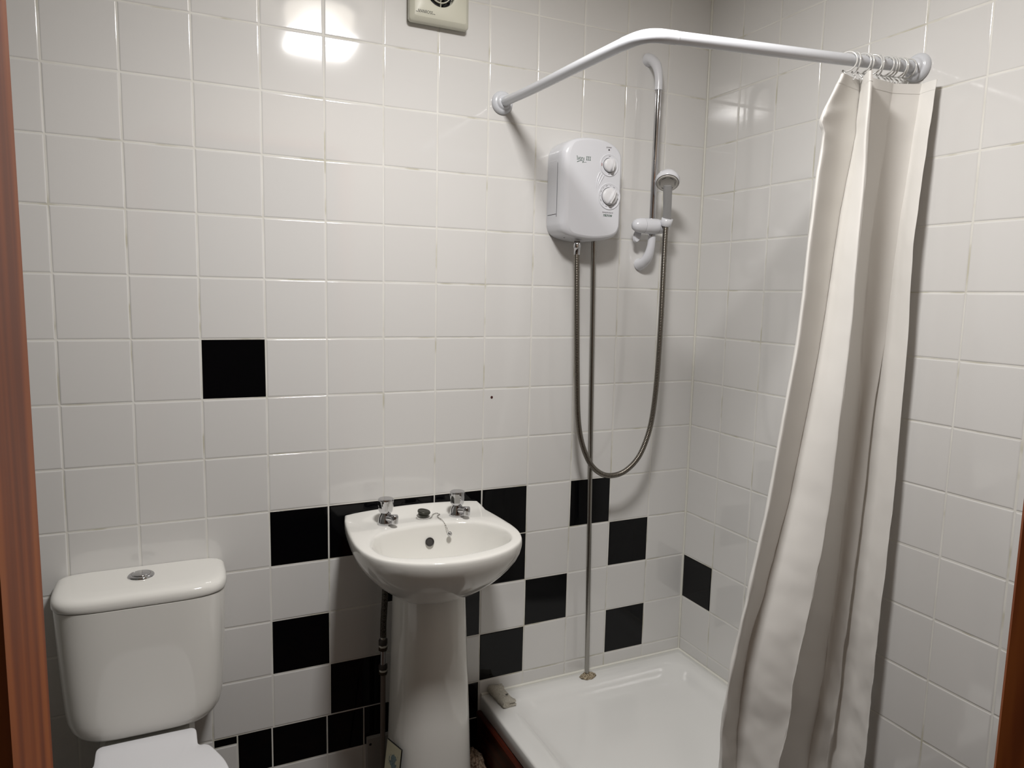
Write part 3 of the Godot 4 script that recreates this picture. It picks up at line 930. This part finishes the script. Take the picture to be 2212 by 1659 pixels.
func build_rings() -> void:
	# an open clear hook with a small clasp at its foot, made once and copied along the rail
	var first: Node3D
	var spots := [-0.214, -0.192, -0.172, -0.158, -0.142, -0.121, -0.103, -0.092, -0.081, -0.066, -0.052, -0.036]
	var turns := [24, -18, 12, -6, 30, -24, 8, 4, -8, 20, -14, 10]
	var where := ["ring at the free edge of the curtain", "second ring from the curtain's free edge", "third ring from the curtain's free edge", "fourth ring from the curtain's free edge", "fifth ring from the curtain's free edge", "sixth ring from the curtain's free edge", "sixth ring from the wall flange", "fifth ring from the wall flange", "fourth ring from the wall flange", "third ring from the wall flange", "second ring from the wall flange", "ring right next to the wall flange"]
	for i in spots.size():
		var o: Node3D
		if i == 0:
			o = Node3D.new()
			var pts := []
			for k in 15:
				var an := deg_to_rad(-118.0 + 290.0 * k / 14.0)
				pts.append(Vector3(0, sin(an) * 0.0205, cos(an) * 0.0205))
			part("hoop", MB.new().tube(spline(pts, 3), func(_t): return 0.0017, 8), M["ring_clear"], o, "", Vector3.ZERO)
			part("clasp", MB.new().tube(spline([Vector3(0, -0.0163, -0.0087), Vector3(0, -0.024, -0.003), Vector3(0.001, -0.031, 0.004), Vector3(0, -0.036, 0.001), Vector3(0, -0.032, -0.004)], 5), func(_t): return 0.0015, 8), M["ring_clear"], o, "", Vector3.ZERO)
			first = o
		else:
			o = first.duplicate()
		o.name = numbered("curtain_ring")
		add_child(o)
		o.position = rail_at(spots[i]) - Vector3(0, 0.0045, 0)
		o.rotation_degrees = Vector3(0, 90.0 - 90.0 + turns[i], 0)
		tag(o, "clear plastic curtain ring on white rail, " + where[i], "curtain ring", "rings on the curtain rail")


func build_curtain() -> void:
	# where each fold runs: x and z of its crease at these heights
	var ys := [-0.137, -0.16, -0.2, -0.228, -0.247, -0.266, -0.35, -0.5, -0.7, -0.9, -1.1, -1.3, -1.45, -1.6, -1.75, -1.838]
	var xl := [-0.236, -0.249, -0.27, -0.285, -0.289, -0.277, -0.286, -0.296, -0.308, -0.337, -0.368, -0.408, -0.439, -0.458, -0.455, -0.452]
	var xb := [-0.163, -0.161, -0.161, -0.161, -0.158, -0.16, -0.169, -0.185, -0.205, -0.236, -0.272, -0.324, -0.366, -0.38, -0.379, -0.385]
	var x1 := [-0.199, -0.198, -0.198, -0.198, -0.198, -0.198, -0.196, -0.201, -0.204, -0.218, -0.231, -0.261, -0.293, -0.307, -0.334, -0.347]
	var x2 := [-0.084, -0.084, -0.087, -0.088, -0.087, -0.086, -0.093, -0.098, -0.092, -0.089, -0.103, -0.112, -0.125, -0.139, -0.156, -0.167]
	var x3 := [-0.023, -0.021, -0.02, -0.017, -0.015, -0.013, -0.013, -0.02, -0.036, -0.06, -0.067, -0.08, -0.089, -0.095, -0.111, -0.115]
	var x4 := [-0.011, -0.013, -0.016, -0.019, -0.021, -0.022, -0.029, -0.038, -0.03, -0.029, -0.03, -0.037, -0.043, -0.043, -0.045, -0.046]
	var nodes := ys.size()
	var f := FastNoiseLite.new()
	f.seed = 12
	f.frequency = 1.0
	f.fractal_octaves = 3
	var fc := FastNoiseLite.new()
	fc.seed = 4
	fc.noise_type = FastNoiseLite.TYPE_CELLULAR
	fc.cellular_return_type = FastNoiseLite.RETURN_DISTANCE
	fc.frequency = 1.0
	fc.fractal_type = FastNoiseLite.FRACTAL_NONE
	var rows := []
	var steps := 150
	for r in steps + 1:
		var t := float(r) / steps
		var y := lerpf(ys[0], ys[-1], pow(t, 1.12))
		var k := 0
		while k < nodes - 2 and ys[k + 1] > y:
			k += 1
		var w: float = clampf((y - ys[k]) / (ys[k + 1] - ys[k]), 0.0, 1.0)
		var at := func(a: Array) -> float:
			return cubic_interpolate(a[k], a[k + 1], a[maxi(k - 1, 0)], a[mini(k + 2, nodes - 1)], w)
		var s := clampf((-y - 0.137) / 0.563, 0.0, 1.0)          # 0 at the hem, 1 where the folds hang free
		var l := Vector2(at.call(xl), lerpf(0.728, 0.725, s))
		var b := Vector2(at.call(xb), lerpf(0.71, 0.695, clampf(s * 2.0, 0.0, 1.0)))
		var p1 := Vector2(at.call(x1), lerpf(0.772, 0.775, s))
		var p2 := Vector2(at.call(x2), lerpf(0.735, 0.715, s))
		var p3 := Vector2(at.call(x3), lerpf(0.758, 0.735, s))
		var p4 := Vector2(at.call(x4) - 0.014, 0.797)
		var low := smoothstep(-1.2, -1.8, y)
		var cs := [
			l + Vector2(0.03, -0.022), l + Vector2(0.012, -0.014), l + Vector2(0.001, -0.004), l + Vector2(0.004, 0.003),
			l.lerp(b, 0.45) + Vector2(0, 0.002), b + Vector2(-0.004, 0.003), b + Vector2(0.004, 0.002),
			b.lerp(p1, 0.5) + Vector2(-0.004, 0.002), p1 + Vector2(-0.004, -0.003), p1 + Vector2(0.002, 0.001), p1 + Vector2(0.006, -0.004),
			p1.lerp(p2, 0.2) + Vector2(0.004, -0.026), p1.lerp(p2, 0.45) + Vector2(0.004, -0.018),
			p2 + Vector2(-0.006, -0.001), p2 + Vector2(0.008, -0.001), p2.lerp(p3, 0.5) + Vector2(0.0, -0.004 + 0.006 * low), p3 + Vector2(-0.004, -0.002), p3 + Vector2(0.002, 0.0), p3 + Vector2(0.005, -0.005),
			p3.lerp(p4, 0.35) + Vector2(0.004, -0.034), p3.lerp(p4, 0.6) + Vector2(0.004, -0.028), p3.lerp(p4, 0.85) + Vector2(0.0, -0.016), p4 + Vector2(-0.001, -0.001), p4 + Vector2(0.004, -0.006), Vector2(-0.006, 0.74)]
		var ring := PackedVector3Array()
		for i in cs.size() - 1:
			var a0: Vector2 = cs[maxi(i - 1, 0)]
			var a3: Vector2 = cs[mini(i + 2, cs.size() - 1)]
			for q in 6:
				var c: Vector2 = cs[i].cubic_interpolate(cs[i + 1], a0, a3, q / 6.0)
				var u := (i + q / 6.0)
				var amp := 0.001 + 0.0025 * smoothstep(-0.9, -1.7, y)
				c += Vector2(f.get_noise_2d(u * 0.35, y * 9.0), f.get_noise_2d(u * 0.35 + 40.0, y * 9.0)) * amp
				# crumpled facets low down
				c += Vector2(-0.6, 0.8) * (0.011 * fc.get_noise_2d(u * 0.3, y * 7.0 + u * 0.2) * smoothstep(-1.25, -1.6, y))
				# the flap at the free edge, folded over on itself
				if u > 2.0 and u < 5.0:
					var fl := 1.0 - (u - 2.0) / 3.0
					var yc := -0.247 + 0.05 * (1.0 - fl)
					c += Vector2(-0.5, 0.87) * 0.011 * fl * (maxf(0.0, 1.0 - absf(y - yc) / 0.055) if y < yc else maxf(0.0, 1.0 - absf(y - yc) / 0.02))
				ring.append(P(minf(c.x, -0.006), y, c.y))
		rows.append(ring)
	var mb := MB.new()
	mb.loft(rows, false, false, false)
	var o := thing("shower_curtain", P(-0.15, -1.835, 0.74), "long cream shower curtain bunched in folds at the right wall", "curtain")
	part("cloth", mb, M["curtain_cloth"], o)
	var hem := MB.new()
	hem.loft(rows.slice(0, 4), false, false, false)
	for i in hem.v.size():
		hem.v[i] += Vector3(-0.0005, 0.0, 0.0005)
	part("top_hem", hem, M["curtain_cloth"], o)


func tray_ring(x0: float, x1: float, z0: float, z1: float, rad: float, y: float) -> PackedVector3Array:
	var r := PackedVector3Array()
	for q in [[x1, z1, 0.0, -1, -1], [x0, z1, 90.0, 1, -1], [x0, z0, 180.0, 1, 1], [x1, z0, 270.0, -1, 1]]:
		for k in 9:
			var an := deg_to_rad(q[2] + 90.0 * k / 8.0)
			r.append(P(q[0] + q[3] * rad + cos(an) * rad, y, q[1] + q[4] * rad + sin(an) * rad))
	return r


func build_tray() -> void:
	var base := P(-0.376, -1.892, 0.38)
	var o := thing("shower_tray", base, "square white shower tray with rounded sunken floor in the corner", "shower tray")
	var rings := [tray_ring(-0.7485, -0.003, 0.003, 0.757, 0.004, -1.892), tray_ring(-0.752, -0.002, 0.002, 0.76, 0.006, -1.888), tray_ring(-0.752, -0.002, 0.002, 0.76, 0.006, -1.85), tray_ring(-0.7505, -0.0025, 0.0025, 0.7585, 0.006, -1.846), tray_ring(-0.746, -0.004, 0.004, 0.755, 0.008, -1.844)]
	for q in [[0.0, -1.8435], [0.008, -1.8445], [0.015, -1.8472], [0.023, -1.853], [0.032, -1.862], [0.042, -1.872], [0.055, -1.8798], [0.072, -1.8842], [0.1, -1.8865]]:
		rings.append(tray_ring(-0.703 + q[0], -0.044 - q[0], 0.052 + q[0], 0.716 - q[0], 0.07, q[1]))
	rings.append(tray_ring(-0.5, -0.25, 0.25, 0.5, 0.05, -1.8885))
	part("tray", MB.new().loft(rings), M["ceramic_tray"], o)
	part("waste_grate", MB.new().lathe([[0.04, 0.0], [0.04, 0.002], [0.034, 0.0032], [0.004, 0.0035]], Transform3D(Basis(), P(-0.376, -1.8885, 0.66)), 28), M["chrome"], o)
	part("sealant", MB.new().tube(PackedVector3Array([P(-0.75, -1.844, 0.003), P(-0.003, -1.844, 0.003), P(-0.003, -1.844, 0.755)]), func(_t): return 0.0052, 10), M["sealant"], o, "white sealant bead along the walls")
	var pb := P(-0.757, -FL, 0.38)
	var p := thing("tray_plinth", pb, "dark red-brown wooden plinth boarding in the side of the shower tray", "plinth")
	part("panel", MB.new().box(P(-0.7555, -1.9835, 0.38), Vector3(0.012, 0.173, 0.758), 0.0012), M["wood_plinth"], p)
	part("top_strip", MB.new().box(P(-0.7572, -1.9035, 0.38), Vector3(0.0165, 0.023, 0.758), 0.003), M["wood_plinth"], p)


func build_small() -> void:
	# extractor fan
	var fb := P(-0.911, 0.145, 0.0)
	var fan := thing("extractor_fan", fb, "square cream extractor fan with a round dark grille high on the wall", "extractor fan")
	var rings := []
	for q in [[0.077, 0.0005, 0.006], [0.077, 0.013, 0.006], [0.077, 0.013, 0.006], [0.081, 0.0135, 0.008], [0.081, 0.026, 0.008], [0.0795, 0.0295, 0.008], [0.0705, 0.0372, 0.006], [0.0695, 0.038, 0.005]]:
		var ring := PackedVector3Array()
		for k in 48:                       # twelve points to a side, five of them round its corner
			var side := k / 12
			var m := k % 12
			var e: float = q[0] - q[2]
			var c: Vector2
			if m < 7:
				c = Vector2(q[0], lerpf(-e, e, m / 6.0))
			else:
				var an := PI * 0.5 * (m - 6.0) / 6.0
				c = Vector2(e + q[2] * cos(an), e + q[2] * sin(an))
			c = c.rotated(side * PI * 0.5)
			ring.append(fb + Vector3(c.x, c.y, q[1]))
		rings.append(ring)
	# the front carries on to a round opening
	for q in [[0.0455, 0.0381], [0.0405, 0.0382], [0.0395, 0.0372], [0.039, 0.03]]:
		var ring := PackedVector3Array()
		for k in 48:
			var an := TAU * k / 48 - PI / 4.0
			ring.append(fb + Vector3(cos(an) * q[0], sin(an) * q[0], q[1]))
		rings.append(ring)
	part("cover", MB.new().loft(rings, true, true, false), M["plastic_cream"], fan)
	part("duct", MB.new().lathe([[0.039, 0.008], [0.002, 0.008]], along(Vector3(0, 0, 1), fb), 32), mat("duct_dark", Color(0.05, 0.05, 0.08), 0.4), fan, "dark duct behind the grille")
	for r in [0.0285, 0.016]:
		part("grille_ring", MB.new().lathe([[r - 0.0012, 0.031], [r + 0.0012, 0.031], [r + 0.0012, 0.037], [r - 0.0012, 0.037], [r - 0.0012, 0.031]], along(Vector3(0, 0, 1), fb), 40, false), M["plastic_cream"], fan, "", fb)
	part("fan_hub", MB.new().lathe([[0.018, 0.01], [0.018, 0.026], [0.014, 0.029], [0.002, 0.03]], along(Vector3(0, 0, 1), fb), 28), M["plastic_knob"], fan)
	for k in 2:
		part("grille_bar", MB.new().box(fb + Vector3(0, 0, 0.0345), Vector3(0.0016, 0.079, 0.005) if k == 0 else Vector3(0.079, 0.0016, 0.005), 0.0003), M["plastic_cream"], fan, "", fb)
	lettering("MANROSE", 0.0075, M["ink_black"], fan, P(-0.9525, 0.087, 0.0383), 0.84)
	for s in [-1, 1]:
		part("mark", MB.new().box(P(-0.9525 + s * 0.0232, 0.0845, 0.0384), Vector3(0.0055, 0.0011, 0.0004), 0.0001), M["ink_black"], fan, "", fb)

	# folded cloth on the tray corner: a band of towelling doubled over, fold to the left
	var cb := P(-0.699, -1.8435, 0.05)
	var cl := thing("folded_cloth", cb, "small grey folded cloth lying on the corner of the shower tray", "cloth")
	var mid := [Vector2(0.021, 0.003), Vector2(0.005, 0.0025), Vector2(-0.013, 0.003), Vector2(-0.0205, 0.0065), Vector2(-0.0215, 0.0125), Vector2(-0.016, 0.017), Vector2(-0.005, 0.0165), Vector2(0.009, 0.0125), Vector2(0.021, 0.0135)]
	var n := mid.size()
	var secs := []
	var fz := FastNoiseLite.new()
	fz.seed = 77
	fz.frequency = 22.0
	for k in 15:
		var zz := -0.046 + 0.096 * k / 14.0
		var ring := PackedVector3Array()
		var sag := 1.0 + 0.3 * sin(k * 0.6) * (1.0 - k / 14.0) + 0.35 * smoothstep(4.0, 0.0, float(k))
		for pass_ in 2:
			for i in n:
				var j := i if pass_ == 0 else n - 1 - i
				var t: Vector2 = (mid[mini(j + 1, n - 1)] - mid[maxi(j - 1, 0)]).normalized()
				var p: Vector2 = mid[j] + Vector2(-t.y, t.x) * (0.0021 if pass_ == 0 else -0.0021)
				p.y = maxf(p.y * (sag if p.y > 0.008 else 1.0), 0.0004)
				var wob := fz.get_noise_2d(zz * 1.4, p.x + p.y * 2.0) * 0.004
				ring.append(cb + Vector3(p.x + wob + zz * 0.1 - 0.004, p.y + maxf(0.0, wob), zz + p.x * -0.1))
		secs.append(ring)
	part("towelling", MB.new().loft(secs), M["cloth_grey"], cl)
	part("stitched_mark", MB.new().box(cb + Vector3(0.008, 0.0195, 0.012), Vector3(0.008, 0.001, 0.004), 0.0002), M["ink_black"], cl, "small dark mark on the cloth")

	# pale board with a screw hole, low on the wall behind the pipe
	var bb := P(-1.0, -FL, 0.012)
	var bo := thing("pipe_board", bb, "pale grey board with a dark screw hole low behind the basin pipe", "board")
	part("board", MB.new().box(P(-1.0025, -1.98, 0.0085), Vector3(0.203, 0.179, 0.014), 0.001), M["board"], bo)
	part("screw_hole", MB.new().lathe([[0.0038, 0.0], [0.0038, 0.0008], [0.002, 0.001]], along(Vector3(0, 0, 1), P(-1.0955, -1.9085, 0.0153)), 14), M["dark"], bo)

	# leaflet with a blue flower print, standing against the pedestal
	var lb := P(-1.112, -FL, 0.2)
	var le := thing("leaflet", lb, "small cream card with a blue-grey plant print leaning on the pedestal", "card")
	var a := P(-1.087, -1.80, 0.174)
	var u := P(-1.0675, -1.80, 0.235) - a
	u = u.normalized()
	var dn := (P(-1.122, -FL + 0.002, 0.172) - a)
	var hgt := dn.length()
	dn = dn.normalized()
	var nn := dn.cross(u).normalized()
	if nn.x > 0:
		nn = -nn
	var cb3 := Basis(u, -dn, nn)
	var wid := 0.066
	part("backing_card", MB.new().box(a + u * wid * 0.5 + dn * hgt * 0.5 - nn * 0.003, Vector3(wid, hgt, 0.004), 0.0008, cb3.orthonormalized()), M["dark"], le, "dark back of the card")
	var q := MeshInstance3D.new()
	var qm := QuadMesh.new()
	qm.size = Vector2(wid - 0.0015, hgt - 0.002)
	q.mesh = qm
	q.name = "print"
	q.material_override = leaflet_print()
	le.add_child(q, true)
	q.transform = Transform3D(cb3.orthonormalized(), a + u * wid * 0.5 + dn * hgt * 0.5 - nn * 0.0008 - lb)

	# crumpled lump on the floor by the plinth
	var kb := P(-0.806, -FL, 0.075)
	var kr := thing("crumpled_rag", kb, "crumpled mottled beige rag on the floor between pedestal and wooden plinth", "rag")
	var f := FastNoiseLite.new()
	f.seed = 8
	f.frequency = 26.0
	rings = []
	for i in 19:
		var th := PI * i / 18.0
		var ring := PackedVector3Array()
		for k in 40:
			var an := TAU * k / 40
			var d := Vector3(sin(th) * cos(an), cos(th), sin(th) * sin(an))
			var r := 0.043 * (1.0 + 0.55 * f.get_noise_3dv(d * 0.05) - 0.25 * absf(f.get_noise_3dv(d * 0.11 + Vector3.ONE)))
			ring.append(kb + Vector3(d.x * r * 0.78, maxf(0.001, 0.045 + d.y * r * 1.2), d.z * r * 1.25))
		rings.append(ring)
	part("rag", MB.new().loft(rings, true, false, false), M["crumpled"], kr)


func leaflet_print() -> StandardMaterial3D:
	var im := Image.create(132, 540, false, Image.FORMAT_RGB8)
	im.fill(Color(0.7, 0.68, 0.58))
	var f := FastNoiseLite.new()
	f.seed = 15
	f.frequency = 0.03
	for y in range(20, 520):
		for x in range(8, 124):
			var c := Vector2(x - 70.0, (y - 95.0) * 0.8)
			var d := c.length() + 34.0 * f.get_noise_2d(x, y)
			var stem := absf(x - 66.0 - 0.06 * (y - 100.0) - 8.0 * f.get_noise_1d(y)) < 3.0 and y > 100 and y < 230
			var d2 := Vector2(x - 60.0, (y - 270.0) * 0.6).length() + 40.0 * f.get_noise_2d(x + 300, y)
			if d < 27.0 or d2 < 42.0:
				im.set_pixel(x, y, Color(0.3, 0.36, 0.37).lerp(Color(0.45, 0.52, 0.52), f.get_noise_2d(x * 3, y * 3) + 0.5))
			elif stem or (d < 40.0 and f.get_noise_2d(x * 2.4, y * 2.4) > 0.25):
				im.set_pixel(x, y, Color(0.22, 0.26, 0.27))
	var m := mat("leaflet_print", Color.WHITE, 0.4)
	m.albedo_texture = ImageTexture.create_from_image(im)
	return m


func _ready() -> void:
	# camera: standing in the doorway, phone held level with the chest and tipped a little down
	var cam := Camera3D.new()
	cam.name = "camera"
	cam.position = Vector3(-1.5682, -0.6254 + FL, 1.9095)
	cam.rotation = Vector3(-0.1243, -0.4411, 0.0217)
	cam.fov = 55.99
	cam.near = 0.02
	cam.far = 50.0
	add_child(cam)
	cam.current = true
	var we := WorldEnvironment.new()
	we.name = "surroundings"
	var env := Environment.new()
	env.background_mode = Environment.BG_COLOR
	env.background_color = Color(0.02, 0.02, 0.02)
	env.tonemap_mode = Environment.TONE_MAPPER_LINEAR
	env.tonemap_exposure = 1.0
	env.sdfgi_enabled = true
	env.ssao_enabled = true
	env.ssil_enabled = true
	we.environment = env
	add_child(we)
	# the one lamp: a dome on the ceiling; its light leaves from just under the glowing glass
	var lamp := AreaLight3D.new()
	lamp.name = "lamp_light"
	lamp.position = Vector3(LAMP.x, CEIL - 0.134 + FL, LAMP.z)
	lamp.rotation_degrees = Vector3(-90, 0, 0)
	lamp.area_size = Vector2(0.22, 0.22)
	lamp.area_range = 12.0
	lamp.area_attenuation = 2.0
	lamp.light_color = Color(1.0, 0.99, 0.982)
	lamp.light_energy = 2.3
	lamp.shadow_enabled = true
	add_child(lamp)
	var bulb := OmniLight3D.new()      # what the dome gives off sideways
	bulb.name = "bulb_light"
	bulb.position = Vector3(LAMP.x, CEIL - 0.075 + FL, LAMP.z)
	bulb.light_size = 0.07
	bulb.omni_range = 12.0
	bulb.omni_attenuation = 2.0
	bulb.light_color = lamp.light_color
	bulb.light_energy = 0.13
	bulb.shadow_enabled = true
	add_child(bulb)
	rng.seed = 2024
	make_materials()
	build_lamp()
	build_room()
	build_curtain()
	build_tray()
	build_toilet()
	build_basin()
	build_shower_unit()
	build_rail()
	build_riser()
	build_hose()
	build_supply()
	build_handset()
	build_rings()
	build_pipes()
	build_plug()
	build_small()
